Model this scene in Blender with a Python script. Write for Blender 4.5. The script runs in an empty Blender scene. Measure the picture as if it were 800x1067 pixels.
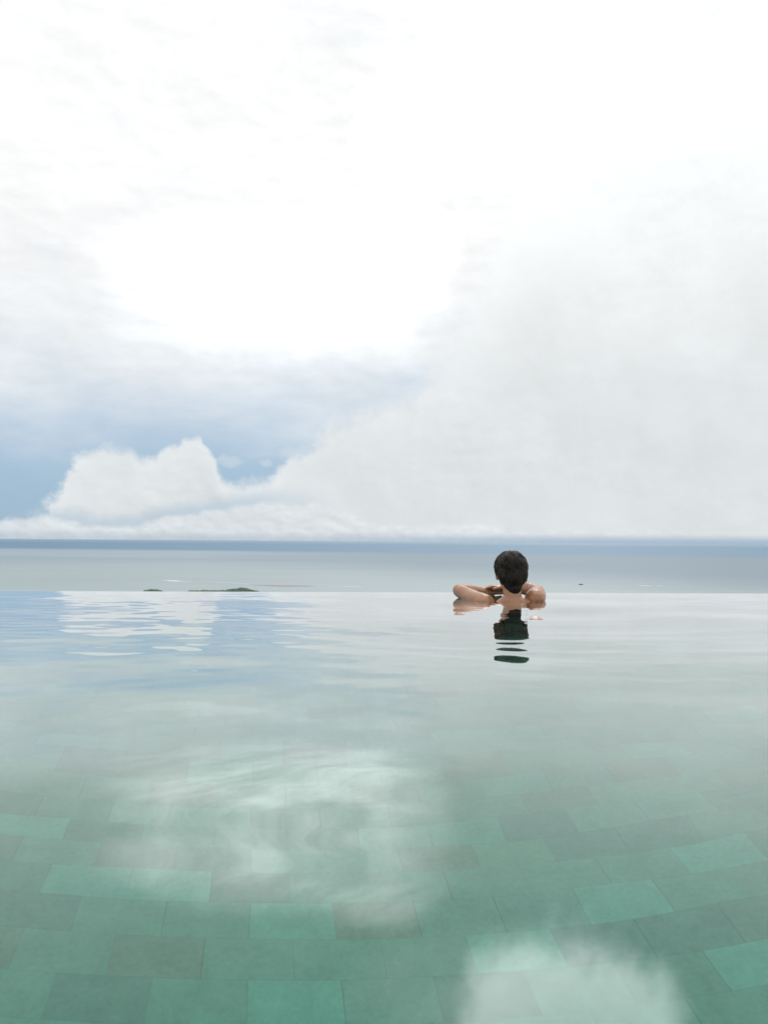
import bpy, bmesh, math, random
import numpy as np
from mathutils import Vector, Matrix, noise

sc = bpy.context.scene
COL = sc.collection
R = math.radians

# ------------------------------------------------------------------ camera
CAM_H = 0.333
cd = bpy.data.cameras.new('camera')
cam = bpy.data.objects.new('camera', cd)
COL.objects.link(cam)
cam.matrix_world = (Matrix.Translation((0, 0, CAM_H)) @ Matrix.Rotation(R(90 + 2.24), 4, 'X') @ Matrix.Rotation(R(0.43), 4, 'Z'))
cd.sensor_fit = 'VERTICAL'; cd.sensor_height = 32.0; cd.lens = 32.0 * 768 / 1067
cd.clip_start = 0.02; cd.clip_end = 200000
sc.camera = cam

# ------------------------------------------------------------------ colour management
sc.view_settings.view_transform = 'Standard'
sc.view_settings.look = 'None'
sc.view_settings.gamma = 1.0
sc.view_settings.use_curve_mapping = False
sc.view_settings.exposure = 0.0
sc.cycles.max_bounces = 12
sc.cycles.transmission_bounces = 10
sc.cycles.use_denoising = True

SUN_EL, SUN_AZ = 62.0, 35.0        # azimuth clockwise from +Y

# ------------------------------------------------------------------ node expression helper
class G:
    def __init__(s, nt): s.nt = nt
    def n(s, t, **kw):
        nd = s.nt.nodes.new(t)
        for k, v in kw.items(): setattr(nd, k, v)
        return nd
    def put(s, sock, v):
        if isinstance(v, bpy.types.NodeSocket): s.nt.links.new(v, sock)
        elif v is not None:
            if isinstance(v, (tuple, list)) and sock.type == 'RGBA' and len(v) == 3: v = (*v, 1)
            sock.default_value = v
    def m(s, op, a, b=None, c=None, clamp=False):
        nd = s.n('ShaderNodeMath', operation=op, use_clamp=clamp)
        for i, v in enumerate((a, b, c)):
            if v is not None: s.put(nd.inputs[i], v)
        return nd.outputs[0]
    def add(s, a, b): return s.m('ADD', a, b)
    def sub(s, a, b): return s.m('SUBTRACT', a, b)
    def mul(s, a, b): return s.m('MULTIPLY', a, b)
    def sm(s, x, lo, hi):
        nd = s.n('ShaderNodeMapRange', interpolation_type='SMOOTHSTEP')
        s.put(nd.inputs['Value'], x)
        if not isinstance(lo, bpy.types.NodeSocket) and not isinstance(hi, bpy.types.NodeSocket) and lo > hi:
            s.put(nd.inputs[1], hi); s.put(nd.inputs[2], lo); s.put(nd.inputs[3], 1.0); s.put(nd.inputs[4], 0.0)
        else:
            s.put(nd.inputs[1], lo); s.put(nd.inputs[2], hi)
        return nd.outputs[0]
    def vec(s, x, y, z=0.0):
        nd = s.n('ShaderNodeCombineXYZ')
        for i, v in enumerate((x, y, z)): s.put(nd.inputs[i], v)
        return nd.outputs[0]
    def noise(s, v, scale, detail=4, rough=0.5, dist=0.0):
        nd = s.n('ShaderNodeTexNoise')
        s.put(nd.inputs['Vector'], v)
        nd.inputs['Scale'].default_value = scale; nd.inputs['Detail'].default_value = detail
        nd.inputs['Roughness'].default_value = rough; nd.inputs['Distortion'].default_value = dist
        return nd.outputs[0]
    def n0(s, v, scale, detail=4, rough=0.5, dist=0.0):      # centred noise, about -1..1
        return s.m('MULTIPLY_ADD', s.noise(v, scale, detail, rough, dist), 4.0, -2.0)
    def mix(s, f, a, b):
        nd = s.n('ShaderNodeMix', data_type='RGBA')
        nd.clamp_factor = True
        s.put(nd.inputs[0], f); s.put(nd.inputs[6], a); s.put(nd.inputs[7], b)
        return nd.outputs[2]
    def scale(s, c, f):
        nd = s.n('ShaderNodeVectorMath', operation='SCALE')
        s.put(nd.inputs[0], c); s.put(nd.inputs[3], f)
        return nd.outputs[0]
    def curve(s, x, lo, hi, pts, ylo=0.0, yhi=1.0):
        """piecewise curve through pts given in real units"""
        f = s.n('ShaderNodeMapRange'); f.inputs[1].default_value = lo; f.inputs[2].default_value = hi
        s.put(f.inputs[0], x)
        c = s.n('ShaderNodeFloatCurve'); cu = c.mapping.curves[0]
        P = [((p - lo) / (hi - lo), (q - ylo) / (yhi - ylo)) for p, q in pts]
        cu.points[0].location = P[0]; cu.points[1].location = P[-1]
        for p in P[1:-1]: cu.points.new(*p)
        for p in cu.points: p.handle_type = 'AUTO_CLAMPED'
        c.mapping.update()
        s.put(c.inputs[1], f.outputs[0])
        return s.m('MULTIPLY_ADD', c.outputs[0], yhi - ylo, ylo)

def lin(r, g, b):
    f = lambda c: (c / 255 / 12.92) if c <= 10.3 else ((c / 255 + 0.055) / 1.055) ** 2.4
    return (f(r), f(g), f(b))

# ------------------------------------------------------------------ world: Nishita sky seen through procedural cloud layers
world = bpy.data.worlds.new('World'); sc.world = world
world.use_nodes = True
nt = world.node_tree; nt.nodes.clear()
g = G(nt)
out = g.n('ShaderNodeOutputWorld'); bg = g.n('ShaderNodeBackground'); bg.inputs[1].default_value = 0.1
tc = g.n('ShaderNodeTexCoord')
sep = g.n('ShaderNodeSeparateXYZ'); nt.links.new(tc.outputs['Generated'], sep.inputs[0])
az = g.mul(g.m('ARCTAN2', sep.outputs[0], sep.outputs[1]), 57.2958)
el = g.mul(g.m('ARCSINE', sep.outputs[2]), 57.2958)
ela = g.m('ABSOLUTE', el)
sky = g.n('ShaderNodeTexSky', sky_type='NISHITA'); sky.sun_disc = False
sky.sun_elevation = R(SUN_EL); sky.sun_rotation = R(SUN_AZ); sky.altitude = 150; sky.dust_density = 1.5
P = g.vec(az, ela, 0.0)                         # degrees on the dome
Pst = g.vec(az, g.mul(ela, 2.2), 3.7)           # stretched sideways, for layered cloud
# pale blue air of the gap between the cloud layers
blue = g.mix(0.82, sky.outputs[0], g.mix(g.sm(ela, 2.0, 13.0), [c * 10 for c in lin(158, 190, 217)], [c * 10 for c in lin(196, 213, 229)]))
# thin high veil that whitens the gap upwards
veil = g.add(g.sm(g.add(ela, g.mul(g.n0(Pst, 0.075, 6, 0.55), 3.2)), 5.0, 14.5), 0.0)
veil_shade0 = g.m('MULTIPLY_ADD', g.n0(Pst, 0.11, 7, 0.6), 0.050, 0.955)
streak = g.n0(g.vec(az, g.mul(ela, 4.0), 9.1), 0.07, 6, 0.6)
veil_lum = g.add(veil_shade0, g.mul(g.sm(ela, 19.0, 27.0), 0.055))
veil_col = g.mix(g.sm(ela, 10.0, 24.0), lin(238, 243, 247), (1.0, 1.0, 1.0))
veil_col = g.scale(veil_col, g.mul(veil_lum, 10.0))
# the great cloud bank that rises to the right
w1 = g.n0(P, 0.20, 9, 0.62)
w2 = g.n0(P, 0.60, 8, 0.62)
def relief(x, y, sc_, det, rough, ox, oy):
    '''billows lit from above: noise here minus noise a little nearer the light'''
    return g.sub(g.noise(g.vec(x, y, 2.2), sc_, det, rough), g.noise(g.vec(g.add(x, ox), g.add(y, oy), 2.2), sc_, det, rough))
rel1 = relief(az, g.mul(ela, 1.25), 0.30, 9, 0.56, 0.35, 0.75)
rel2 = relief(az, g.mul(ela, 1.6), 0.62, 8, 0.58, 0.2, 0.45)
rel3 = relief(az, g.mul(ela, 2.4), 0.13, 9, 0.6, 0.5, 1.4)
azw = g.add(az, g.add(g.mul(w1, 0.6), g.mul(w2, 0.40)))
H = g.curve(azw, -60, 60, [(-60, 1.0), (-30, 0.6), (-25.2, 1.6), (-23.6, 3.6), (-22.2, 6.0), (-19.6, 6.9), (-17.8, 5.7), (-16.2, 6.8), (-13.9, 7.4), (-13.0, 5.6), (-12.0, 4.5),
                         (-9.4, 4.7), (-7.4, 6.3), (-5.6, 8.0), (-3.7, 9.5), (0.5, 10.8), (4.0, 14.0), (8.0, 20.0), (13.0, 30.0), (30.0, 34), (45, 22), (60, 12)], 0, 40)
soft = g.curve(az, -60, 60, [(-60, 0.9), (-24, 1.5), (-20, 1.0), (-15, 0.75), (-11, 1.0), (-4, 1.7), (3, 3.0), (12, 6.0), (60, 6.0)], 0, 8)
dH = g.add(g.sub(H, ela), g.mul(g.add(w1, g.mul(w2, 0.6)), g.m('MULTIPLY_ADD', soft, 0.35, 0.35)))
c1 = g.mix(g.m('MULTIPLY', veil, 0.97), blue, g.scale(veil_col, g.add(1.0, g.mul(rel3, 0.36))))
c1 = g.mix(g.mul(g.sm(streak, 0.15, 1.0), 0.35), c1, [c * 10 for c in lin(226, 233, 239)])
bank = g.sm(g.m('DIVIDE', dH, soft), -0.5, 0.75)
H2 = g.curve(g.add(az, g.mul(w2, 0.7)), -60, 60, [(-60, 1.4), (-29, 1.1), (-26, 1.6), (-23.5, 1.35), (-20, 0.9), (-17.5, 1.5), (-15, 1.9), (-11, 2.6), (-7, 3.0), (-3, 2.2), (2, 1.3), (7, 1.5), (12, 1.0), (20, 1.3), (28, 1.0), (60, 1.4)], 0, 6)
under = g.mul(g.mul(g.sm(g.add(g.sub(ela, H2), g.mul(w2, 0.25)), 1.3, 0.1), g.sm(az, -2, -12)), 0.5)
bank = g.mul(bank, g.sub(1.0, under))
# torn scraps of cloud over the gap
def scrap(a0, e0, ra, re):
    dx = g.m('DIVIDE', g.sub(az, a0), ra); dy = g.m('DIVIDE', g.sub(ela, e0), re)
    return g.sm(g.add(g.add(g.mul(dx, dx), g.mul(dy, dy)), g.add(g.mul(w2, 1.3), g.mul(w1, 0.9))), 1.1, -0.4)
scr = g.m('MAXIMUM', g.m('MAXIMUM', scrap(-11.6, 6.0, 1.1, 0.55), scrap(-7.0, 6.6, 1.6, 0.7)), scrap(-9.2, 5.9, 0.6, 0.35))
bank = g.m('MAXIMUM', bank, g.mul(scr, 0.32))
bank_sh = g.add(g.mul(g.n0(P, 0.10, 8, 0.6), 0.045), g.mul(w1, 0.028))
bank_sh = g.add(bank_sh, g.mul(g.sm(g.m('DIVIDE', dH, soft), 2.4, 0.0), 0.055))
bank_sh = g.add(bank_sh, g.mul(g.sm(ela, 8.0, 32.0), 0.18))
bank_lum = g.add(g.add(bank_sh, g.mul(g.add(g.mul(rel1, 0.30), g.mul(rel2, 0.15)), g.mul(g.m('MULTIPLY_ADD', g.sm(g.n0(Pst, 0.06, 3), -0.5, 0.8), 0.75, 0.25), g.m('MULTIPLY_ADD', g.sm(az, -4, -14), 0.45, 0.55)))), 0.99)
bank_col = g.scale(g.mix(g.sm(ela, 3, 26), lin(223, 228, 230), lin(237, 240, 241)), g.mul(bank_lum, 10.0))
c2 = g.mix(bank, c1, bank_col)
# low cumulus row along the horizon
w3 = g.n0(P, 0.38, 9, 0.64)
d2 = g.add(g.sub(H2, ela), g.mul(w3, 0.42))
row = g.mul(g.sm(d2, -0.12, 0.45), g.sm(az, 34, 2))
row_lum = g.add(g.add(g.mul(g.n0(g.vec(az, g.mul(ela, 1.6), 1.0), 0.45, 6, 0.6), 0.06), g.add(g.mul(g.sm(d2, 1.1, 0.0), 0.06), g.mul(rel2, 0.42))), g.m('MULTIPLY_ADD', g.sm(ela, 0.0, 0.8), 0.05, 0.90))
row_col = g.scale(lin(226, 231, 234), g.mul(row_lum, 10.0))
c3 = g.mix(g.mul(row, 0.85), c2, row_col)
# dull band of distant air just over the horizon
c3 = g.mix(g.mul(g.sm(ela, 0.75, 0.0), g.m('MULTIPLY_ADD', g.sm(az, -20, 28), 0.5, 0.40)), c3, [c * 10 for c in lin(160, 184, 204)])
# sunlit thick cloud: brighter than white
def blob(a0, e0, ra, re, lo, hi, nz):
    dx = g.m('DIVIDE', g.sub(az, a0), ra); dy = g.m('DIVIDE', g.sub(ela, e0), re)
    d = g.m('SQRT', g.add(g.mul(dx, dx), g.mul(dy, dy)))
    return g.sm(g.add(d, g.mul(nz, 0.22)), hi, lo)
wl = g.n0(P, 0.085, 5, 0.5)
hot1 = g.add(blob(13.8, 39.3, 10.6, 14.8, 0.80, 1.03, g.add(g.mul(wl, 1.2), g.mul(w1, 0.12))), g.mul(blob(6.0, 30.0, 8.5, 4.2, 0.1, 1.2, g.mul(w1, 1.6)), 0.25))
emax = g.curve(az, -40, 40, [(-40, 21), (-19, 22.6), (-12, 23.8), (-9, 24.0), (-5, 24.4), (1.5, 25.6), (5, 24), (40, 21)], 10, 30)
hot2 = g.mul(g.mul(g.sm(g.add(ela, g.mul(w1, 0.8)), 12.0, 20.5), g.sm(g.add(g.sub(emax, ela), g.add(g.mul(w1, 0.25), g.mul(w2, 0.35))), -0.7, 1.5)),
             g.mul(g.sm(g.add(az, g.mul(wl, 2.5)), -23, -13), g.sm(g.add(az, g.mul(wl, 2.0)), 6.0, -0.5)))
hot2 = g.mul(hot2, g.m('MULTIPLY_ADD', g.sm(g.n0(g.vec(g.mul(az, 0.6), g.add(g.mul(ela, 2.8), g.mul(az, 0.5)), 16.0), 0.16, 8, 0.62), -0.8, 0.7), 0.68, 0.34))
hot = g.add(g.mul(hot1, 3.9), g.mul(g.mul(hot2, g.m('MULTIPLY_ADD', g.sm(ela, 17, 23), 1.0, 1.0)), 1.0))
top = g.mul(g.sm(ela, 31.0, 60.0), 0.5)
c4 = g.scale(c3, g.add(1.0, g.add(hot, top)))
nt.links.new(c4, bg.inputs[0]); nt.links.new(bg.outputs[0], out.inputs[0])
world.cycles.sampling_method = 'MANUAL'; world.cycles.sample_map_resolution = 1024

sd = bpy.data.lights.new('sun', 'SUN'); sun = bpy.data.objects.new('sun', sd); COL.objects.link(sun)
sd.energy = 1.0; sd.angle = R(24); sd.color = (1.0, 0.96, 0.9)
dirv = Vector((math.sin(R(SUN_AZ)) * math.cos(R(SUN_EL)), math.cos(R(SUN_AZ)) * math.cos(R(SUN_EL)), math.sin(R(SUN_EL))))
sun.rotation_euler = dirv.to_track_quat('Z', 'Y').to_euler()

# ------------------------------------------------------------------ helpers
def mat(name):
    m = bpy.data.materials.new(name); m.use_nodes = True
    m.node_tree.nodes.clear()
    o = m.node_tree.nodes.new('ShaderNodeOutputMaterial')
    return m, G(m.node_tree), o

def simple(name, col, rough=0.5, nscale=None, namp=0.2, spec=0.5, **kw):
    m, q, o = mat(name)
    b = q.n('ShaderNodeBsdfPrincipled')
    b.inputs['Roughness'].default_value = rough
    b.inputs['Specular IOR Level'].default_value = spec
    if nscale:
        t = q.n('ShaderNodeTexCoord')
        nz = q.noise(t.outputs['Object'], nscale, 5, 0.6)
        q.put(b.inputs['Base Color'], q.mix(nz, [c * (1 - namp) for c in col], [min(1, c * (1 + namp)) for c in col]))
    else: q.put(b.inputs['Base Color'], col)
    for k, v in kw.items(): b.inputs[k].default_value = v
    q.nt.links.new(b.outputs[0], o.inputs[0])
    return m

def link_obj(name, me, m=None, parent=None, smooth=False):
    o = bpy.data.objects.new(name, me); COL.objects.link(o)
    if m: me.materials.append(m)
    if smooth: me.polygons.foreach_set('use_smooth', [True] * len(me.polygons))
    if parent: o.parent = parent
    return o

def obj(name, bm, m, parent=None, smooth=False):
    me = bpy.data.meshes.new(name); bm.to_mesh(me); bm.free()
    return link_obj(name, me, m, parent, smooth)

def struct(o, kind='structure', label=None):
    o['kind'] = kind
    if label: o['label'] = label
    return o

def thing(o, label, cat, group=None):
    o['label'] = label; o['category'] = cat
    if group: o['group'] = group
    return o

def box(bm, x0, x1, y0, y1, z0, z1):
    v = [bm.verts.new(p) for p in ((x0, y0, z0), (x1, y0, z0), (x1, y1, z0), (x0, y1, z0), (x0, y0, z1), (x1, y0, z1), (x1, y1, z1), (x0, y1, z1))]
    for f in ((3, 2, 1, 0), (4, 5, 6, 7), (0, 1, 5, 4), (1, 2, 6, 5), (2, 3, 7, 6), (3, 0, 4, 7)): bm.faces.new([v[i] for i in f])

def grid_mesh(name, X, Y, Z):
    """X, Y, Z 2-D arrays -> mesh"""
    n, k = X.shape
    co = np.stack([X, Y, Z], -1).reshape(-1, 3)
    i = np.arange(n * k).reshape(n, k)
    f = np.stack([i[:-1, :-1], i[1:, :-1], i[1:, 1:], i[:-1, 1:]], -1).reshape(-1, 4)
    me = bpy.data.meshes.new(name)
    me.vertices.add(len(co)); me.vertices.foreach_set('co', co.astype(np.float32).ravel())
    me.loops.add(f.size); me.loops.foreach_set('vertex_index', f.astype(np.int32).ravel())
    me.polygons.add(len(f)); me.polygons.foreach_set('loop_start', np.arange(0, f.size, 4, dtype=np.int32))
    me.update(calc_edges=True); me.validate()
    return me

# ------------------------------------------------------------------ the pool (its own axes u, v turned 3.4 degrees)
YAW = 0.0589
POOL_D = 1.243
EDGE = 4.545 * math.cos(YAW)           # inner face of the far wall, in v
WALL_T = 0.26
U0, U1, V0 = -9.0, 9.0, -3.6
TW, TR = 0.1998, 0.1011                # tile pitch across, row pitch
TU, TV = -0.1841, 1.6153               # grid origin
rng = np.random.default_rng(7)

# floor of separate tile faces with a colour of their own
m_tile, q, o_ = mat('green_stone_tile')
b = q.n('ShaderNodeBsdfPrincipled'); b.inputs['Roughness'].default_value = 0.7; b.inputs['Specular IOR Level'].default_value = 0.2
att = q.n('ShaderNodeAttribute', attribute_name='tile')
uv = q.n('ShaderNodeUVMap', uv_map='UVMap')
s2 = q.n('ShaderNodeSeparateXYZ'); q.nt.links.new(uv.outputs[0], s2.inputs[0])
t = q.n('ShaderNodeTexCoord')
nz = q.noise(t.outputs['Object'], 11.0, 7, 0.7, 0.6)
nz2 = q.noise(t.outputs['Object'], 70.0, 3, 0.7)
base = q.scale(att.outputs[0], q.m('MULTIPLY_ADD', nz, 0.60, 0.70))
base = q.scale(base, q.m('MULTIPLY_ADD', nz2, 0.45, 0.77))
jx = q.mul(q.n0(t.outputs['Object'], 14.0, 3), 0.006)
ex = q.m('MINIMUM', q.add(s2.outputs[0], jx), q.sub(1.0, s2.outputs[0]))      # 0 at joint
ey = q.m('MINIMUM', s2.outputs[1], q.sub(1.0, s2.outputs[1]))
gx = q.sm(ex, 0.011, 0.004)
gy = q.sm(ey, 0.016, 0.006)
gv = q.noise(t.outputs['Object'], 3.0, 3)
grout = q.m('MAXIMUM', q.mul(gx, q.sm(gv, 0.35, 0.62)), q.mul(gy, 0.35))
base = q.mix(q.mul(grout, 0.5), base, (0.09, 0.13, 0.10))
q.put(b.inputs['Base Color'], base)
q.nt.links.new(b.outputs[0], o_.inputs[0])

SKEW = 0.10
def floor_tiles():
    r0 = int(math.floor((V0 - 0.2 - TV) / TR)); r1 = int(math.ceil((EDGE + 0.05 - TV) / TR))
    verts = []; cols = []
    for r in range(r0, r1):
        m_ = r + 1
        off = 0.5 * (m_ % 2)
        c0 = int(math.floor((U0 - 0.2 - TU) / TW)); c1 = int(math.ceil((U1 + 0.2 - TU) / TW))
        for c in range(c0, c1):
            ua = TU + (c + off) * TW; va = TV + r * TR
            lo_, hi_ = -SKEW * (va - 1.55), -SKEW * (va + TR - 1.55)      # the tile courses were laid slightly out of square
            verts += [(ua + lo_, va, 0), (ua + TW + lo_, va, 0), (ua + TW + hi_, va + TR, 0), (ua + hi_, va + TR, 0)]
            t_ = rng.random(); l = 1 + 0.045 * rng.standard_normal()
            if t_ < 0.10: col = (0.65 * np.array(BROWN) + 0.35 * np.array(GREEN)) * l
            elif t_ < 0.20: col = (0.7 * np.array(GREY) + 0.3 * np.array(GREEN)) * l
            elif t_ < 0.30: col = (0.6 * np.array(VIVID) + 0.4 * np.array(GREEN)) * l
            else: col = np.array(GREEN) * l * (1 + 0.012 * rng.standard_normal(3))
            if (r, c) in PICK: col = np.array(PICK[(r, c)])
            cols += [np.clip(col, 0.02, 0.8)] * 4
    n = len(verts) // 4
    me = bpy.data.meshes.new('pool_floor')
    me.from_pydata(verts, [], [(4 * i, 4 * i + 1, 4 * i + 2, 4 * i + 3) for i in range(n)])
    uvl = me.uv_layers.new(name='UVMap')
    uvl.data.foreach_set('uv', np.tile(np.array([0, 0, 1, 0, 1, 1, 0, 1], dtype=np.float32), n))
    ca = me.color_attributes.new('tile', 'FLOAT_COLOR', 'CORNER')
    ca.data.foreach_set('color', np.concatenate([np.array(cols), np.ones((len(cols), 1))], 1).astype(np.float32).ravel())
    return me
GREEN = (0.18, 0.32, 0.25); VIVID = (0.185, 0.375, 0.295); BROWN = (0.205, 0.275, 0.215); GREY = (0.16, 0.27, 0.22)
PICK = {}
for k, l in ((BROWN, [(0, -2), (1, 1), (3, -2), (3, 2), (6, 5), (6, -2), (5, 7), (0, -4), (7, 3)]),
             (GREY, [(2, -1), (3, -1), (4, 3), (3, 4), (1, -3), (0, 4), (0, 3), (-1, 2), (-1, -2), (5, 0)]),
             (VIVID, [(1, 4), (-1, 5), (2, -3), (1, 0), (0, 2), (4, -4), (2, -2), (1, -1), (-1, 0), (2, 5)]),
             (GREEN, [(0, -3), (0, -1), (0, 0), (0, 1), (-1, -1), (-1, 1), (-1, 3), (1, -1), (1, 2), (1, -2), (2, 0), (2, 1), (2, 2), (2, 3)])):
    for rc in l: PICK[rc] = k
fl = link_obj('pool_floor', floor_tiles(), m_tile)
fl.location = (0, 0, -POOL_D); fl.rotation_euler.z = YAW
struct(fl)

# far overflow wall (tiled)
m_wall, q, o_ = mat('wall_stone_tile')
b = q.n('ShaderNodeBsdfPrincipled'); b.inputs['Roughness'].default_value = 0.6
t = q.n('ShaderNodeTexCoord')
mp = q.n('ShaderNodeMapping'); mp.inputs['Rotation'].default_value = (R(90), 0, 0); q.nt.links.new(t.outputs['Object'], mp.inputs[0])
br = q.n('ShaderNodeTexBrick'); q.nt.links.new(mp.outputs[0], br.inputs[0])
br.inputs['Scale'].default_value = 1.0; br.inputs['Brick Width'].default_value = TW; br.inputs['Row Height'].default_value = TR
br.inputs['Mortar Size'].default_value = 0.0015
q.put(br.inputs['Color1'], GREEN); q.put(br.inputs['Color2'], GREY); q.put(br.inputs['Mortar'], (0.12, 0.16, 0.13))
q.put(b.inputs['Base Color'], br.outputs[0]); q.nt.links.new(b.outputs[0], o_.inputs[0])
bm = bmesh.new(); box(bm, U0 - 0.2, U1 + 0.2, EDGE, EDGE + WALL_T, -POOL_D - 0.6, -0.012)
bmesh.ops.bevel(bm, geom=[e for e in bm.edges], offset=0.006, segments=2, affect='EDGES')
ow = obj('overflow_wall', bm, m_wall); ow.rotation_euler.z = YAW
thing(ow, 'green stone tiled infinity edge wall at the far end of the pool, brimming with water', 'pool wall')

# deck around the other three sides
m_deck = simple('deck_stone', (0.32, 0.30, 0.27), 0.8, 6.0, 0.2)
bm = bmesh.new()
box(bm, U0 - 3.0, U0, V0 - 3.0, EDGE + WALL_T, -2.2, 0.10)
box(bm, U1, U1 + 3.0, V0 - 3.0, EDGE + WALL_T, -2.2, 0.10)
box(bm, U0, U1, V0 - 3.0, V0, -2.2, 0.10)
dk = obj('pool_deck', bm, m_deck); dk.rotation_euler.z = YAW; struct(dk)

# water: one closed body with a rippled top, filling the basin and spilling over the wall
PX, PY = 0.735, 4.10                   # where the person stands in it
cy_, sy_ = math.cos(YAW), math.sin(YAW)
PU, PV = PX * cy_ + PY * sy_, -PX * sy_ + PY * cy_
VEND = EDGE + WALL_T + 0.008
def wave_height(U, V):
    r_ = np.random.default_rng(11)
    z = np.zeros_like(U)
    # long, slow swell of the pool water
    for i in range(26):
        lam = 0.45 * (3.2 ** r_.random()); k = 2 * np.pi / lam
        th = r_.normal(np.pi / 2 * 1.02, 0.55)
        slope = 0.0036 * (lam / 0.6) ** 0.1
        z += slope / k * np.sin(k * (np.cos(th) * U + np.sin(th) * V) + r_.random() * 6.283)
    # finer wind ripples, in patches
    zz = np.zeros_like(U)
    for i in range(34):
        lam = 0.07 * (4.5 ** r_.random()); k = 2 * np.pi / lam
        th = r_.normal(np.pi / 2 * 1.05, 0.42)
        slope = 0.0030
        zz += slope / k * np.sin(k * (np.cos(th) * U + np.sin(th) * V) + r_.random() * 6.283)
    patch = np.zeros_like(U)
    for i in range(10):
        k = 2 * np.pi / r_.uniform(1.0, 3.5); th = r_.random() * 6.283
        patch += np.sin(k * (np.cos(th) * U + np.sin(th) * V) + r_.random() * 6.283)
    patch = np.clip(0.45 + 0.22 * patch, 0.12, 1.1) + 0.75 / (1 + np.exp((U - 0.15) / 0.22))
    near = np.clip((V - 0.7) / 1.9, 0.16, 1.0)
    z += zz * patch * near
    # rings spreading from the bather
    d = np.hypot(U - PU, V - PV)
    for lam, a, ph, r0_, sig in ((0.155, 0.010, 0.3, 1.75, 0.65), (0.235, 0.010, 2.0, 2.1, 1.1), (0.10, 0.004, 1.0, 0.55, 0.4)):
        k = 2 * np.pi / lam
        env = np.exp(-((d - r0_) / sig) ** 2) * np.clip(d / 0.25, 0, 1)
        wob = 0.35 * np.sin(3 * np.arctan2(V - PV, U - PU) + ph)
        z += a / k * env * np.sin(k * d + ph + wob)
    lip = np.clip((EDGE - 0.02 - V) / 0.35, 0.12, 1.0)     # the film over the wall lies almost still
    return z * lip
def dense(a, b, lo, hi, fine, coarse):
    pts = [a]; 
    while pts[-1] < b:
        x = pts[-1]; s_ = fine if lo <= x <= hi else min(coarse, fine + 0.06 * min(abs(x - lo), abs(x - hi)))
        pts.append(x + s_)
    pts[-1] = b
    return np.array(pts)
us = dense(U0 - 0.02, U1 + 0.02, -3.2, 3.8, 0.018, 0.15)
vs = dense(V0 - 0.02, VEND, 0.3, VEND, 0.0115, 0.12)
UU, VV = np.meshgrid(us, vs, indexing='ij')
ZZ = wave_height(UU, VV)
# rounded shoulder where the film turns down the outer face
ZZ -= np.clip((VV - (VEND - 0.012)) / 0.012, 0, 1) ** 2 * 0.006
def water_body():
    nu, nv_ = UU.shape
    top = np.stack([UU, VV, ZZ], -1).reshape(-1, 3)
    idx = np.arange(nu * nv_).reshape(nu, nv_)
    quads = np.stack([idx[:-1, :-1], idx[1:, :-1], idx[1:, 1:], idx[:-1, 1:]], -1).reshape(-1, 4)
    loop = np.concatenate([idx[:-1, 0], idx[-1, :-1], idx[::-1, -1][:-1], idx[0, ::-1][:-1]])
    up = top[loop]; lo = up.copy(); lo[:, 2] = ZB
    n0_, m_ = len(top), len(loop)
    a = n0_ + np.arange(m_); c = a + m_; a2 = np.roll(a, -1); c2 = np.roll(c, -1)
    side = np.stack([a, c, c2, a2], -1)
    cor = np.array([(UU[0, 0], VV[0, 0], ZB), (UU[0, 0], VV[0, -1], ZB), (UU[-1, 0], VV[0, -1], ZB), (UU[-1, 0], VV[0, 0], ZB)])
    co = np.concatenate([top, up, lo, cor]); k = n0_ + 2 * m_
    f = np.concatenate([quads, side, [[k, k + 1, k + 2, k + 3]]])
    me = bpy.data.meshes.new('pool_water')
    me.vertices.add(len(co)); me.vertices.foreach_set('co', co.astype(np.float32).ravel())
    me.loops.add(f.size); me.loops.foreach_set('vertex_index', f.astype(np.int32).ravel())
    me.polygons.add(len(f)); me.polygons.foreach_set('loop_start', np.arange(0, f.size, 4, dtype=np.int32))
    me.update(calc_edges=True)
    sm_ = np.zeros(len(f), dtype=bool); sm_[:len(quads)] = True
    me.polygons.foreach_set('use_smooth', sm_)
    return me
ZB = -POOL_D - 0.05
m_water, q, o_ = mat('pool_water')
fr = q.n('ShaderNodeFresnel'); fr.inputs['IOR'].default_value = 1.333
boost = q.m('MULTIPLY_ADD', q.mul(q.sm(fr.outputs[0], 0.02, 0.22), q.sub(1.0, fr.outputs[0])), 1.3, 1.0)
fac = q.m('MULTIPLY', fr.outputs[0], boost, clamp=True)
rf = q.n('ShaderNodeBsdfRefraction'); rf.inputs['IOR'].default_value = 1.333; rf.inputs['Roughness'].default_value = 0.0
gy_ = q.n('ShaderNodeBsdfGlossy'); gy_.inputs['Roughness'].default_value = 0.0; q.put(gy_.inputs['Color'], (1, 1, 1, 1))
gl = q.n('ShaderNodeMixShader'); q.put(gl.inputs[0], fac); q.nt.links.new(rf.outputs[0], gl.inputs[1]); q.nt.links.new(gy_.outputs[0], gl.inputs[2])
va = q.n('ShaderNodeVolumeAbsorption'); q.put(va.inputs[0], (0.30, 0.84, 0.79)); va.inputs[1].default_value = 0.45
q.nt.links.new(gl.outputs[0], o_.inputs[0]); q.nt.links.new(va.outputs[0], o_.inputs[1])
wt = link_obj('pool_water', water_body(), m_water); wt.rotation_euler.z = YAW; struct(wt)

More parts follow.
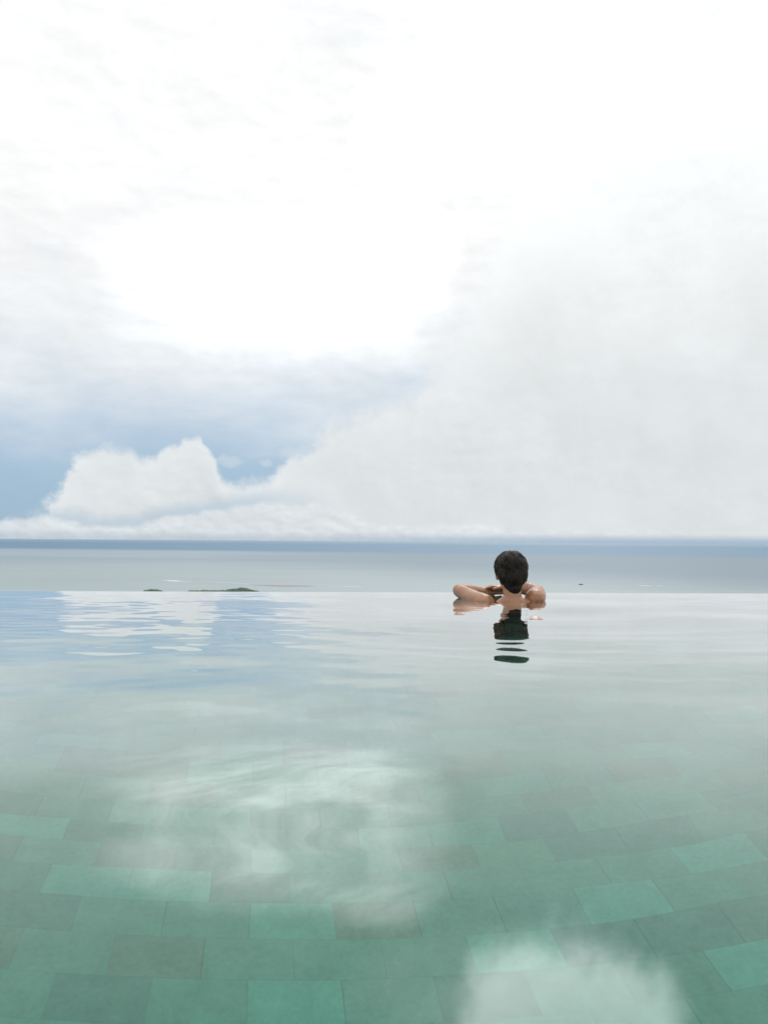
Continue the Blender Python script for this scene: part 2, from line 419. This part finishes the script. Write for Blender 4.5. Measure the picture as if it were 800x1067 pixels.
# ------------------------------------------------------------------ hillside under the pool, sea, islands
SEA_Z = -150.0
def fb(x, y, s, o=5):
    return noise.fractal(Vector((x * s, y * s, 1.7)), 1.0, 2.0, o)
xs = np.concatenate([np.linspace(-900, -60, 40), np.linspace(-55, 55, 60), np.linspace(60, 900, 40)])
ys = np.concatenate([np.linspace(-400, -30, 20), np.linspace(-26, 40, 50), np.linspace(45, 620, 90)])
X, Y = np.meshgrid(xs, ys, indexing='ij')
Z = np.empty_like(X)
for i in range(X.shape[0]):
    for j in range(X.shape[1]):
        x, y = X[i, j], Y[i, j]
        n_ = fb(x, y, 0.02)
        if y < 6.5: z = -2.1 + max(0, abs(x) - 16) * -0.12 + max(0, -y - 12) * 0.16
        else: z = -2.1 - (y - 6.5) * 0.40 - abs(x) * 0.05
        Z[i, j] = z + n_ * 0.02 * min(60, max(0, math.hypot(x, y) - 12))
m_hill = simple('hillside_green', (0.05, 0.075, 0.03), 0.9, 0.4, 0.5)
hl = link_obj('hillside', grid_mesh('hillside', X, Y, Z), m_hill, smooth=True); struct(hl)

m_sea, q, o_ = mat('sea_water')
geo = q.n('ShaderNodeNewGeometry')
sp = q.n('ShaderNodeSeparateXYZ'); q.nt.links.new(geo.outputs['Position'], sp.inputs[0])
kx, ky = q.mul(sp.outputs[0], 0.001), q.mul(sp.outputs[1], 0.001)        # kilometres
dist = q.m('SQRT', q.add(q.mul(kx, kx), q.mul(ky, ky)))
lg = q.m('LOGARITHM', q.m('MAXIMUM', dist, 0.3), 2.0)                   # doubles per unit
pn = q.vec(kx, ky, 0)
mid_n = q.n0(pn, 0.45, 4, 0.5)
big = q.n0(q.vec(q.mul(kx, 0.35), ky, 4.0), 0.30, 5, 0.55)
# shallow silty water by the coast, bluer beyond about nine kilometres, distant air painted into the colour
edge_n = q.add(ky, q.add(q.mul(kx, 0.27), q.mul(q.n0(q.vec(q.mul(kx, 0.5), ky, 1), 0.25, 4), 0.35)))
far_blue = q.sm(edge_n, 7.7, 10.6)
mid = q.sm(q.add(q.add(ky, q.mul(kx, 1.15)), q.mul(mid_n, 0.5)), 2.4, 5.4)  # darker blue-grey towards the right, with an uneven edge
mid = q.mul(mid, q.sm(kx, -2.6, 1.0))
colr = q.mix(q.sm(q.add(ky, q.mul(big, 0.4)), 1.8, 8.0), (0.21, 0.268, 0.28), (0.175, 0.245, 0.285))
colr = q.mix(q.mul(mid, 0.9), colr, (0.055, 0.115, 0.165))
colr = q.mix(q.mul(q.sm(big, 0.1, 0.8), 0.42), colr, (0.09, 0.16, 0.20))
colr = q.mix(far_blue, colr, (0.02, 0.115, 0.21))
colr = q.mix(q.mul(q.sm(ky, 20, 60), 0.6), colr, (0.12, 0.21, 0.29))  # paler towards the horizon: haze put into the sea colour
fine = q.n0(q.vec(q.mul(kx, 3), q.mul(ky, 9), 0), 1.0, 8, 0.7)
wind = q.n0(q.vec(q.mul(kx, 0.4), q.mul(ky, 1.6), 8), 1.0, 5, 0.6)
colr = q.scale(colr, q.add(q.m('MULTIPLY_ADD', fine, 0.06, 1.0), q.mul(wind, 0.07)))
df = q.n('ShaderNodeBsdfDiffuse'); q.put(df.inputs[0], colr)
gs = q.n('ShaderNodeBsdfGlossy'); gs.inputs['Roughness'].default_value = 0.35
mx = q.n('ShaderNodeMixShader'); mx.inputs[0].default_value = 0.26
q.nt.links.new(df.outputs[0], mx.inputs[1]); q.nt.links.new(gs.outputs[0], mx.inputs[2]); q.nt.links.new(mx.outputs[0], o_.inputs[0])
bm = bmesh.new()
rings = [60, 200, 600, 1500, 3000, 6000, 12000, 25000, 50000, 100000, 150000]
prev = None
for rr in rings:
    cur = [bm.verts.new((rr * math.sin(a), rr * math.cos(a), SEA_Z)) for a in [i / 96 * 2 * math.pi for i in range(96)]]
    if prev:
        for i in range(96): bm.faces.new((prev[i], cur[i], cur[(i + 1) % 96], prev[(i + 1) % 96]))
    else: bm.faces.new(cur[::-1])
    prev = cur
bmesh.ops.recalc_face_normals(bm, faces=bm.faces)
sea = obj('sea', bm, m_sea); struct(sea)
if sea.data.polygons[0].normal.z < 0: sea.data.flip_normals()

# islands: low rock, wooded
m_rock = simple('island_rock', (0.20, 0.17, 0.13), 0.9, 0.05, 0.3)
m_wood = simple('island_wood', (0.10, 0.165, 0.12), 0.95, 0.12, 0.35)  # green lightened and blued, distance haze mixed into the base colour
def island(name, cx, cy, prof, depth):
    """prof: list of (x offset, height) along the long axis"""
    px = [p[0] for p in prof]; ph = [p[1] for p in prof]
    n = 70; k = 22
    A = np.linspace(px[0] - 3, px[-1] + 3, n); B = np.linspace(-1, 1, k)
    XX, BB = np.meshgrid(A, B, indexing='ij'); ZZ_ = np.empty_like(XX); YY = np.empty_like(XX)
    for i in range(n):
        h = np.interp(A[i], px, ph)
        for j in range(k):
            w = depth * (0.25 + 0.75 * min(1, h / max(ph)))
            YY[i, j] = cy + BB[i, j] * w * (1 + 0.15 * fb(A[i], j, 0.05))
            ZZ_[i, j] = SEA_Z - 1.2 + max(0, (1 - BB[i, j] ** 2)) ** 0.6 * (h * 0.75 + 1.6) + fb(A[i] + cx, BB[i, j] * w, 0.09) * 0.8
    me = grid_mesh(name, XX + cx, YY, ZZ_)
    o = link_obj(name, me, m_rock, smooth=True); struct(o)
    # woodland canopy: many small crowns that cannot be counted at this distance
    bm = bmesh.new(); rd = random.Random(int(cx))
    for _ in range(int((px[-1] - px[0]) * 3.2)):
        a = rd.uniform(px[0] + 2, px[-1] - 2); h = float(np.interp(a, px, ph))
        if h < 2.2: continue
        bb = rd.uniform(-.85, .85); w = depth * (0.25 + 0.75 * min(1, h / max(ph)))
        z = SEA_Z - 1.2 + (1 - bb ** 2) ** 0.6 * (h * 0.75 + 1.6)
        r_ = rd.uniform(1.6, 3.2)
        ret = bmesh.ops.create_icosphere(bm, subdivisions=1, radius=r_, matrix=Matrix.Translation((a + cx, cy + bb * w, z + r_ * 0.5)))
        for v in ret['verts']: v.co += Vector((rd.uniform(-1, 1), rd.uniform(-1, 1), rd.uniform(-.6, .8))) * r_ * 0.3
    wd = obj('woodland', bm, m_wood); struct(wd, 'stuff')
    return o
island('island', -649, 2085, [(-31, 0), (-22, 3.0), (-8, 6), (6, 6.4), (18, 3.6), (31, 0)], 26)
island('island', -455, 2085, [(-112, 0), (-98, 1.5), (-84, 3), (-60, 4.6), (-30, 4.0), (8, 5.5), (24, 9.5), (38, 11), (50, 15), (64, 13.5), (78, 8), (95, 4.5), (112, 0)], 48)
bm = bmesh.new()
ret = bmesh.ops.create_icosphere(bm, subdivisions=2, radius=1, matrix=Matrix.Translation((-588, 2085, SEA_Z)) @ Matrix.Diagonal((7, 5, 2.6, 1)))
for v in ret['verts']: v.co.z += noise.noise(v.co * 0.3) * 1.2
rk = obj('sea_rock', bm, m_rock); thing(rk, 'small dark rock in the sea just left of the wooded headland island', 'rock')

# sand and surf beside the islands
def ribbon(bm, pts, z, rd, wob=0.25):
    """pts: (x, y, half width in depth); a thin irregular raised patch on the sea"""
    N = 60; t_ = np.linspace(0, len(pts) - 1, N)
    P_ = np.array(pts); xx = np.interp(t_, range(len(pts)), P_[:, 0]); yy = np.interp(t_, range(len(pts)), P_[:, 1]); ww = np.interp(t_, range(len(pts)), P_[:, 2])
    tp, bt = [], []
    for i in range(N):
        e = math.sin(math.pi * i / (N - 1)) ** 0.5
        a = ww[i] * e * (1 + wob * noise.noise(Vector((xx[i] * 0.05, 0, rd)))); b_ = ww[i] * e * (1 + wob * noise.noise(Vector((xx[i] * 0.06, 5, rd))))
        tp.append(bm.verts.new((xx[i], yy[i] + a + 0.05, z))); bt.append(bm.verts.new((xx[i], yy[i] - b_ - 0.05, z)))
    for i in range(N - 1): bm.faces.new((bt[i], bt[i + 1], tp[i + 1], tp[i]))
def sp_(px, py):     # where a bearing and a depression meet the sea
    hy = 563.5 + (px - 400) * 0.0075; r = -SEA_Z * 768 / (py - hy)
    return r * (px - 400) / 768, r
m_sand = simple('wet_sand', (0.22, 0.175, 0.15), 0.7, 0.03, 0.2)
m_foam = simple('surf_foam', (0.56, 0.60, 0.61), 0.8)
def rb(bm, pp, z, rd): ribbon(bm, [(*sp_(a, b_), c * FW) for a, b_, c in pp], z, rd)
FW = 1.0
bm = bmesh.new(); rb(bm, [(262, 609.0, 8), (275, 609.6, 22), (290, 610.1, 30), (308, 610.3, 26), (322, 610.4, 20), (331, 610.7, 8)], SEA_Z + 0.25, 1.0)
rb(bm, [(262, 617.3, 10), (272, 616.8, 16), (281, 615.8, 10)], SEA_Z + 0.25, 2.0)
bmesh.ops.recalc_face_normals(bm, faces=bm.faces)
sb = obj('sandbar', bm, m_sand); struct(sb)
bm = bmesh.new()
surf = [[(166, 604.1, 6), (174, 604.6, 10), (182, 605.2, 22), (190, 605.5, 12), (205, 605.9, 7)], [(200, 605.8, 3), (225, 606.2, 6), (245, 607.4, 6), (262, 608.5, 8)],
        [(326, 610.6, 4), (345, 610.8, 6), (370, 611.2, 8), (395, 610.8, 3)], [(276, 617.2, 22), (280, 616.4, 26), (285, 613.8, 14), (292, 612.4, 6)],
        [(662, 609.9, 3), (667, 610.2, 12), (674, 610.3, 11), (679, 610.4, 3)], [(682, 610.4, 2), (686, 610.3, 6), (690, 610.3, 2)],
        [(408, 608.6, 3), (425, 608.5, 5), (440, 608.6, 3)], [(445, 609.0, 3), (453, 608.6, 6), (460, 608.7, 3)], [(8, 592.3, 6), (20, 592.0, 9), (30, 591.9, 5)],
        [(606, 609.6, 1), (611, 609.7, 3), (616, 609.8, 1)], [(610, 610.4, 1), (640, 610.8, 2.5), (655, 610.8, 1)]]
FW = 1.15
for i, s_ in enumerate(surf): rb(bm, s_, SEA_Z + 0.5, i * 3.3)
bmesh.ops.recalc_face_normals(bm, faces=bm.faces)
fm = obj('sea_foam', bm, m_foam); struct(fm, 'stuff')

# the small boat off the coast
bx_, by_ = sp_(604.8, 609.0)
bt = bpy.data.objects.new('fishing_boat', None); COL.objects.link(bt); bt.location = (bx_, by_, SEA_Z); bt.rotation_euler.z = R(8)
thing(bt, 'tiny dark boat far out on the sea right of the person', 'boat')
m_hull = simple('dark_hull_paint', (0.05, 0.06, 0.07), 0.5); m_cab = simple('cabin_paint', (0.16, 0.17, 0.18), 0.5)
bm = bmesh.new()
L_ = 8.5; secs = []
for i in range(11):
    s_ = i / 10; x = -L_ + 2 * L_ * s_; w = 2.1 * (1 - max(0, (s_ - 0.55) / 0.45) ** 2) + 0.02; sh = 1.5 + 1.3 * s_ ** 2
    secs.append([bm.verts.new((x, -w, sh)), bm.verts.new((x, -w * .7, -.3)), bm.verts.new((x, 0, -.6)), bm.verts.new((x, w * .7, -.3)), bm.verts.new((x, w, sh))])
for a, b_ in zip(secs, secs[1:]):
    for i in range(4): bm.faces.new((a[i], a[i + 1], b_[i + 1], b_[i]))
    bm.faces.new((a[4], a[0], b_[0], b_[4]))
bm.faces.new(secs[0]); bm.faces.new(secs[-1][::-1])
bmesh.ops.recalc_face_normals(bm, faces=bm.faces)
obj('hull', bm, m_hull, bt)
bm = bmesh.new(); box(bm, -4.5, 0.5, -1.3, 1.3, 1.5, 3.6); box(bm, -5, 0.9, -1.5, 1.5, 3.6, 3.8); obj('cabin', bm, m_cab, bt)
bm = bmesh.new(); bmesh.ops.create_cone(bm, cap_ends=True, segments=8, radius1=.12, radius2=.06, depth=4.5, matrix=Matrix.Translation((-1.5, 0, 6))); obj('mast', bm, m_cab, bt)

# ------------------------------------------------------------------ the person
def _ico(sub):
    bm = bmesh.new(); bmesh.ops.create_icosphere(bm, subdivisions=sub, radius=1)
    r = (np.array([v.co[:] for v in bm.verts]), np.array([[v.index for v in f.verts] for f in bm.faces])); bm.free(); return r
ICO = {k: _ico(k) for k in (1, 2, 3)}
class Parts:
    """collects round-ended tubes and ellipsoids as arrays, quickly"""
    def __init__(s): s.v = []; s.f = []; s.n = 0
    def put(s, v, f):
        s.v.append(v); s.f += [tuple(int(i) + s.n for i in x) for x in f]; s.n += len(v)
    def to_mesh(s, me): me.from_pydata(np.concatenate(s.v).tolist(), [], s.f)
    def free(s): pass
def tube(bm, pts, seg=20):
    """tapered tube with round ends through (x,y,z,r)"""
    thin = max(p[3] for p in pts) < 0.006
    fine = []
    for (a, b_) in zip(pts, pts[1:]):
        for i in range(2 if thin else 6):
            t_ = i / (2 if thin else 6); fine.append([a[k] + (b_[k] - a[k]) * t_ for k in range(4)])
    fine.append(list(pts[-1]))
    iv, jf = ICO[1 if thin else 2]
    for p in fine: bm.put(iv * p[3] + np.array(p[:3]), jf)
    an = np.arange(seg) / seg * 2 * np.pi
    cs = np.stack([np.cos(an), np.sin(an), 0 * an], -1)
    for a, b_ in zip(fine, fine[1:]):
        va, vb = Vector(a[:3]), Vector(b_[:3]); d = vb - va
        if d.length < 1e-5: continue
        Q = np.array(d.to_track_quat('Z', 'Y').to_matrix())
        c1_ = cs @ Q.T
        v = np.concatenate([c1_ * a[3] + np.array(a[:3]), c1_ * b_[3] + np.array(b_[:3])])
        f = [(i, (i + 1) % seg, seg + (i + 1) % seg, seg + i) for i in range(seg)] + [tuple(range(seg))[::-1], tuple(range(seg, 2 * seg))]
        bm.put(v, f)
def ell(bm, c, r, rot=(0, 0, 0), sub=3):
    M_ = np.array((Matrix.Rotation(rot[2], 3, 'Z') @ Matrix.Rotation(rot[1], 3, 'Y') @ Matrix.Rotation(rot[0], 3, 'X')))
    iv, jf = ICO[sub]
    bm.put((iv * np.array(r)) @ M_.T + np.array(c), jf)
def fuse(name, bm, voxel, smooth_it, m, parent=None):
    me = bpy.data.meshes.new(name); bm.to_mesh(me); bm.free()
    o = bpy.data.objects.new(name, me); COL.objects.link(o)
    md = o.modifiers.new('r', 'REMESH'); md.mode = 'VOXEL'; md.voxel_size = voxel
    ms = o.modifiers.new('s', 'SMOOTH'); ms.iterations = smooth_it; ms.factor = 0.5
    dg = bpy.context.evaluated_depsgraph_get()
    me2 = bpy.data.meshes.new_from_object(o.evaluated_get(dg)); me2.name = name
    bpy.data.objects.remove(o)
    me2.materials.clear()
    return link_obj(name, me2, m, parent, smooth=True)

m_skin, q, o_ = mat('wet_skin')
b = q.n('ShaderNodeBsdfPrincipled'); t = q.n('ShaderNodeTexCoord')
nz = q.noise(t.outputs['Object'], 14, 5, 0.6)
q.put(b.inputs['Base Color'], q.mix(nz, (0.235, 0.098, 0.043), (0.375, 0.18, 0.092)))
q.put(b.inputs['Roughness'], q.m('MULTIPLY_ADD', q.noise(t.outputs['Object'], 60, 4), 0.4, 0.2))
b.inputs['Coat Weight'].default_value = 0.25; b.inputs['Coat Roughness'].default_value = 0.15
b.inputs['Subsurface Weight'].default_value = 0.12; b.inputs['Subsurface Scale'].default_value = 0.01
b.inputs['Subsurface Radius'].default_value = (0.8, 0.4, 0.25)
bp = q.n('ShaderNodeBump'); bp.inputs['Strength'].default_value = 0.25; bp.inputs['Distance'].default_value = 0.002
q.put(bp.inputs['Height'], q.noise(t.outputs['Object'], 180, 3)); q.put(b.inputs['Normal'], bp.outputs[0])
q.nt.links.new(b.outputs[0], o_.inputs[0])

person = bpy.data.objects.new('person', None); COL.objects.link(person); person.location = (0.715, 4.10, -0.010)
thing(person, 'person with short dark hair seen from behind, bare shoulders, arms folded on the pool edge', 'person')
# coordinates relative to the neck at water level; +y is towards the sea
bm = Parts()
HC = Vector((0.0, 0.075, 0.175))
ell(bm, HC + Vector((0, -0.008, 0.018)), (0.073, 0.092, 0.088))                 # skull
ell(bm, HC + Vector((0, 0.045, -0.045)), (0.054, 0.052, 0.070))                # face and jaw
ell(bm, HC + Vector((0, 0.078, -0.095)), (0.024, 0.020, 0.018))                # chin
tube(bm, [(0, 0.098 + HC.y - 0.0, HC.z - 0.012, 0.008), (0, 0.112 + HC.y, HC.z - 0.042, 0.011)])     # nose
ell(bm, HC + Vector((0, 0.094, -0.070)), (0.022, 0.009, 0.008))                # mouth
for s_ in (-1, 1):
    ell(bm, HC + Vector((s_ * 0.074, -0.002, -0.022)), (0.008, 0.018, 0.030), (R(-12), 0, s_ * R(-20)))   # ears
    ell(bm, HC + Vector((s_ * 0.033, 0.078, -0.045)), (0.020, 0.016, 0.018))   # cheeks
    ell(bm, HC + Vector((s_ * 0.030, 0.084, 0.018)), (0.020, 0.010, 0.008))    # brow
tube(bm, [(0, 0.05, 0.115, 0.054), (0.002, 0.02, 0.05, 0.051), (0.0, 0.0, 0.0, 0.055), (0, -0.015, -0.07, 0.075)])  # neck
# torso
ell(bm, (0, -0.03, -0.125), (0.160, 0.075, 0.085))
ell(bm, (0.0, -0.035, -0.17), (0.158, 0.10, 0.14))
ell(bm, (0.0, -0.06, -0.33), (0.128, 0.088, 0.14))
ell(bm, (0.0, -0.10, -0.48), (0.152, 0.105, 0.12))
for s_ in (-1, 1): tube(bm, [(s_ * 0.03, 0.0, 0.005, 0.043), (s_ * 0.09, 0.0, -0.045, 0.045), (s_ * 0.13, 0.01, -0.045, 0.05)])
# legs, bent, feet on the floor
FZ = -POOL_D
for s_ in (-1, 1):
    tube(bm, [(s_ * 0.085, -0.10, -0.52, 0.085), (s_ * 0.10, 0.02, -0.72, 0.070), (s_ * 0.10, 0.14, -0.88, 0.052)])
    tube(bm, [(s_ * 0.10, 0.14, -0.88, 0.052), (s_ * 0.10, 0.05, -0.99, 0.054), (s_ * 0.10, -0.12, FZ + 0.085, 0.036)])
    tube(bm, [(s_ * 0.10, -0.14, FZ + 0.045, 0.034), (s_ * 0.105, -0.06, FZ + 0.038, 0.034), (s_ * 0.112, 0.04, FZ + 0.022, 0.020)])
    for k in range(5):
        x = s_ * (0.088 + 0.014 * k); l = 0.045 - 0.006 * k
        tube(bm, [(x, 0.02, FZ + 0.018, 0.011), (x + s_ * 0.003, 0.04 + l, FZ + 0.012, 0.011 - 0.0012 * k)], 10)
# arms folded on the brim.  left: elbow out to the left, forearm lying across to the right
WZ = -0.012
LS = (-0.150, 0.02, -0.005); LE = (-0.268, 0.285, 0.054); LW = (-0.045, 0.475, 0.030)
tube(bm, [(*LS, 0.056), (-0.19, 0.10, 0.012, 0.051), (-0.235, 0.20, 0.034, 0.042), (*LE, 0.038)])
tube(bm, [(*LE, 0.037), (-0.20, 0.355, 0.044, 0.040), (-0.12, 0.42, 0.036, 0.033), (*LW, 0.025)])
RS = (0.130, 0.03, 0.026); RE = (0.203, 0.30, 0.050); RW = (0.03, 0.455, 0.066)
tube(bm, [(*RS, 0.058), (0.155, 0.11, 0.036, 0.054), (0.180, 0.21, 0.042, 0.044), (*RE, 0.039)])
tube(bm, [(*RE, 0.037), (0.155, 0.36, 0.058, 0.040), (0.10, 0.41, 0.062, 0.033), (*RW, 0.025)])
def hand(wx, wy, wz, dx, dy, down):
    """palm lying from the wrist along (dx,dy), fingers curled over what is below"""
    d = Vector((dx, dy, 0)).normalized(); n_ = Vector((-d.y, d.x, 0))
    w = Vector((wx, wy, wz)); p = w + d * 0.055
    for k in range(4):
        o_k = n_ * (0.026 - 0.0175 * k)
        a = w + d * 0.012 + o_k * 0.5; c = w + d * 0.088 + o_k
        tube(bm, [(*a, 0.015), (*c, 0.0115)], 12)
        L = (0.034, 0.042, 0.039, 0.030)[k]
        f1 = c + d * L * 0.9 + Vector((0, 0, -0.006)); f2 = f1 + d * L * 0.55 + Vector((0, 0, -down * 0.6)); f3 = f2 + d * L * 0.25 + Vector((0, 0, -down * 0.7))
        tube(bm, [(*c, 0.0098), (*f1, 0.0088), (*f2, 0.0080), (*f3, 0.0068)], 10)
    t0 = w + d * 0.025 + n_ * 0.022; t1 = w + d * 0.055 + n_ * 0.047 + Vector((0, 0, -0.005)); t2 = w + d * 0.085 + n_ * 0.056 + Vector((0, 0, -0.010))
    tube(bm, [(*t0, 0.014), (*t1, 0.011), (*t2, 0.0085)], 10)
hand(*LW, 0.95, 0.22, 0.012)
hand(*RW, -0.92, -0.12, 0.014)
for s_ in (-1, 1):
    ell(bm, (s_ * 0.085, -0.085, -0.10), (0.052, 0.030, 0.075), (R(8), 0, s_ * R(12)))        # shoulder blades
ell(bm, (LE[0] + 0.004, LE[1] - 0.012, LE[2] - 0.012), (0.026, 0.030, 0.026)); ell(bm, (RE[0] + 0.012, RE[1] - 0.01, RE[2] - 0.008), (0.028, 0.030, 0.026))
ell(bm, (LS[0] - 0.02, LS[1] + 0.055, LS[2] + 0.012), (0.050, 0.062, 0.048)); ell(bm, (RS[0] + 0.010, RS[1] + 0.03, RS[2] + 0.006), (0.052, 0.066, 0.054))
body = fuse('body', bm, 0.0045, 4, m_skin, person)
nvx = len(body.data.vertices); co_ = np.empty(nvx * 3, np.float32); body.data.vertices.foreach_get('co', co_); co_ = co_.reshape(-1, 3)
nr_ = np.empty(nvx * 3, np.float32); body.data.vertex_normals.foreach_get('vector', nr_); nr_ = nr_.reshape(-1, 3)
am_ = np.array([noise.noise(Vector(c) * 16) * 0.0022 + noise.noise(Vector(c) * 45) * 0.0007 for c in co_.tolist()], np.float32)
body.data.vertices.foreach_set('co', (co_ + nr_ * am_[:, None]).ravel()); body.data.update()

# hair: pulled tight over the skull, gathered at the crown, narrowing to the nape
m_hair, q, o_ = mat('wet_dark_hair')
b = q.n('ShaderNodeBsdfPrincipled'); t = q.n('ShaderNodeTexCoord')
mp = q.n('ShaderNodeMapping'); mp.inputs['Scale'].default_value = (1.0, 0.35, 0.28); q.nt.links.new(t.outputs['Object'], mp.inputs[0])
nz = q.noise(mp.outputs[0], 160, 4, 0.7); nb = q.noise(t.outputs['Object'], 18, 3)
hc = q.mix(q.sm(nz, 0.45, 0.75), (0.008, 0.007, 0.006), (0.035, 0.022, 0.014))
hc = q.mix(q.mul(q.sm(nb, 0.55, 0.75), 0.6), hc, (0.10, 0.055, 0.032))
q.put(b.inputs['Base Color'], hc); b.inputs['Roughness'].default_value = 0.55; b.inputs['Specular IOR Level'].default_value = 0.15
bp = q.n('ShaderNodeBump'); bp.inputs['Strength'].default_value = 0.8; bp.inputs['Distance'].default_value = 0.004
q.put(bp.inputs['Height'], nz); q.put(b.inputs['Normal'], bp.outputs[0]); q.nt.links.new(b.outputs[0], o_.inputs[0])
bm = Parts()
ell(bm, HC + Vector((0.0, -0.022, 0.026)), (0.092, 0.098, 0.091))
ell(bm, HC + Vector((0.004, -0.060, -0.010)), (0.086, 0.062, 0.084))
ell(bm, HC + Vector((0.016, -0.040, 0.075)), (0.044, 0.050, 0.036), (R(20), 0, 0))      # gathered at the crown
tube(bm, [(HC.x + 0.003, HC.y - 0.07, HC.z - 0.03, 0.062), (HC.x + 0.006, HC.y - 0.058, HC.z - 0.088, 0.048), (HC.x + 0.007, HC.y - 0.078, HC.z - 0.088, 0.040), (HC.x + 0.006, HC.y - 0.082, HC.z - 0.098, 0.033)])
rd = random.Random(4)
for i in range(130):       # locks lying over the cap
    th = rd.uniform(0, 6.283); ph = rd.uniform(0.15, 1.9)
    pts = []
    for k in range(5):
        p_ = ph + k * 0.12; a_ = th + 0.05 * k
        pts.append((HC.x + 0.093 * math.sin(p_) * math.cos(a_), HC.y - 0.024 + 0.098 * math.sin(p_) * math.sin(a_), HC.z + 0.026 + 0.092 * math.cos(p_), 0.0035 + 0.001 * math.sin(k)))
    if pts[-1][1] > HC.y + 0.045 and pts[-1][2] < HC.z + 0.045: continue
    tube(bm, pts, 8)
hair = fuse('hair', bm, 0.0035, 1, m_hair, person)
# open the front so the face shows
bm = bmesh.new(); bm.from_mesh(hair.data)
bmesh.ops.delete(bm, geom=[v for v in bm.verts if v.co.y > HC.y + 0.035 + max(0, v.co.z - HC.z - 0.02) * 1.2], context='VERTS')
bm.to_mesh(hair.data); bm.free()
# stray strands
bm = Parts()
for i in range(46):
    a_ = rd.uniform(-math.pi, 0.2); ph = rd.uniform(0.1, 1.7); l = rd.uniform(0.006, 0.016)
    d = Vector((math.sin(ph) * math.cos(a_), math.sin(ph) * math.sin(a_), math.cos(ph)))
    p0 = Vector((HC.x + 0.092 * d.x, HC.y - 0.024 + 0.096 * d.y, HC.z + 0.026 + 0.092 * d.z))
    tn = Vector((rd.uniform(-1, 1), rd.uniform(-1, 1), rd.uniform(-1.2, 0.4))).normalized()
    tube(bm, [(*p0, 0.0007), (*(p0 + d * l * 0.25 + tn * l * 0.6), 0.0006), (*(p0 + d * l * 0.25 + tn * l * 1.2), 0.0004)], 5)
for (x, y, z) in ((0.088, -0.03, -0.03), (0.092, -0.03, -0.055), (0.080, -0.045, -0.05)):
    p0 = HC + Vector((x - 0.006, y, z + 0.02)); tube(bm, [(*p0, 0.0012), (*(p0 + Vector((0.008, 0, -0.025))), 0.0011), (*(p0 + Vector((0.002, 0, -0.05))), 0.0007)], 5)
obj('stray_hair', bm, m_hair, hair)['kind'] = 'stuff'
# eyes
m_eye = simple('eye_white', (0.7, 0.68, 0.64), 0.2); m_iris = simple('iris_brown', (0.04, 0.02, 0.01), 0.2)
for s_ in (-1, 1):
    bm = bmesh.new(); bmesh.ops.create_uvsphere(bm, u_segments=16, v_segments=10, radius=0.0115, matrix=Matrix.Translation(HC + Vector((s_ * 0.030, 0.0835, -0.002))))
    e = obj('eye', bm, m_eye, person, True)
    bm = bmesh.new(); bmesh.ops.create_uvsphere(bm, u_segments=12, v_segments=8, radius=0.0055, matrix=Matrix.Translation(HC + Vector((s_ * 0.030, 0.0905, -0.002))))
    obj('iris', bm, m_iris, e, True)
# swimsuit: follows the body under the water
m_suit = simple('dark_swimsuit', (0.02, 0.035, 0.04), 0.6)
bm = bmesh.new(); bm.from_mesh(body.data); bm.normal_update()
kill = [f for f in bm.faces if not (-0.66 < f.calc_center_median().z < -0.40)]
bmesh.ops.delete(bm, geom=kill, context='FACES')
for v in bm.verts: v.co += v.normal * 0.004
obj('swimwear', bm, m_suit, person, True)
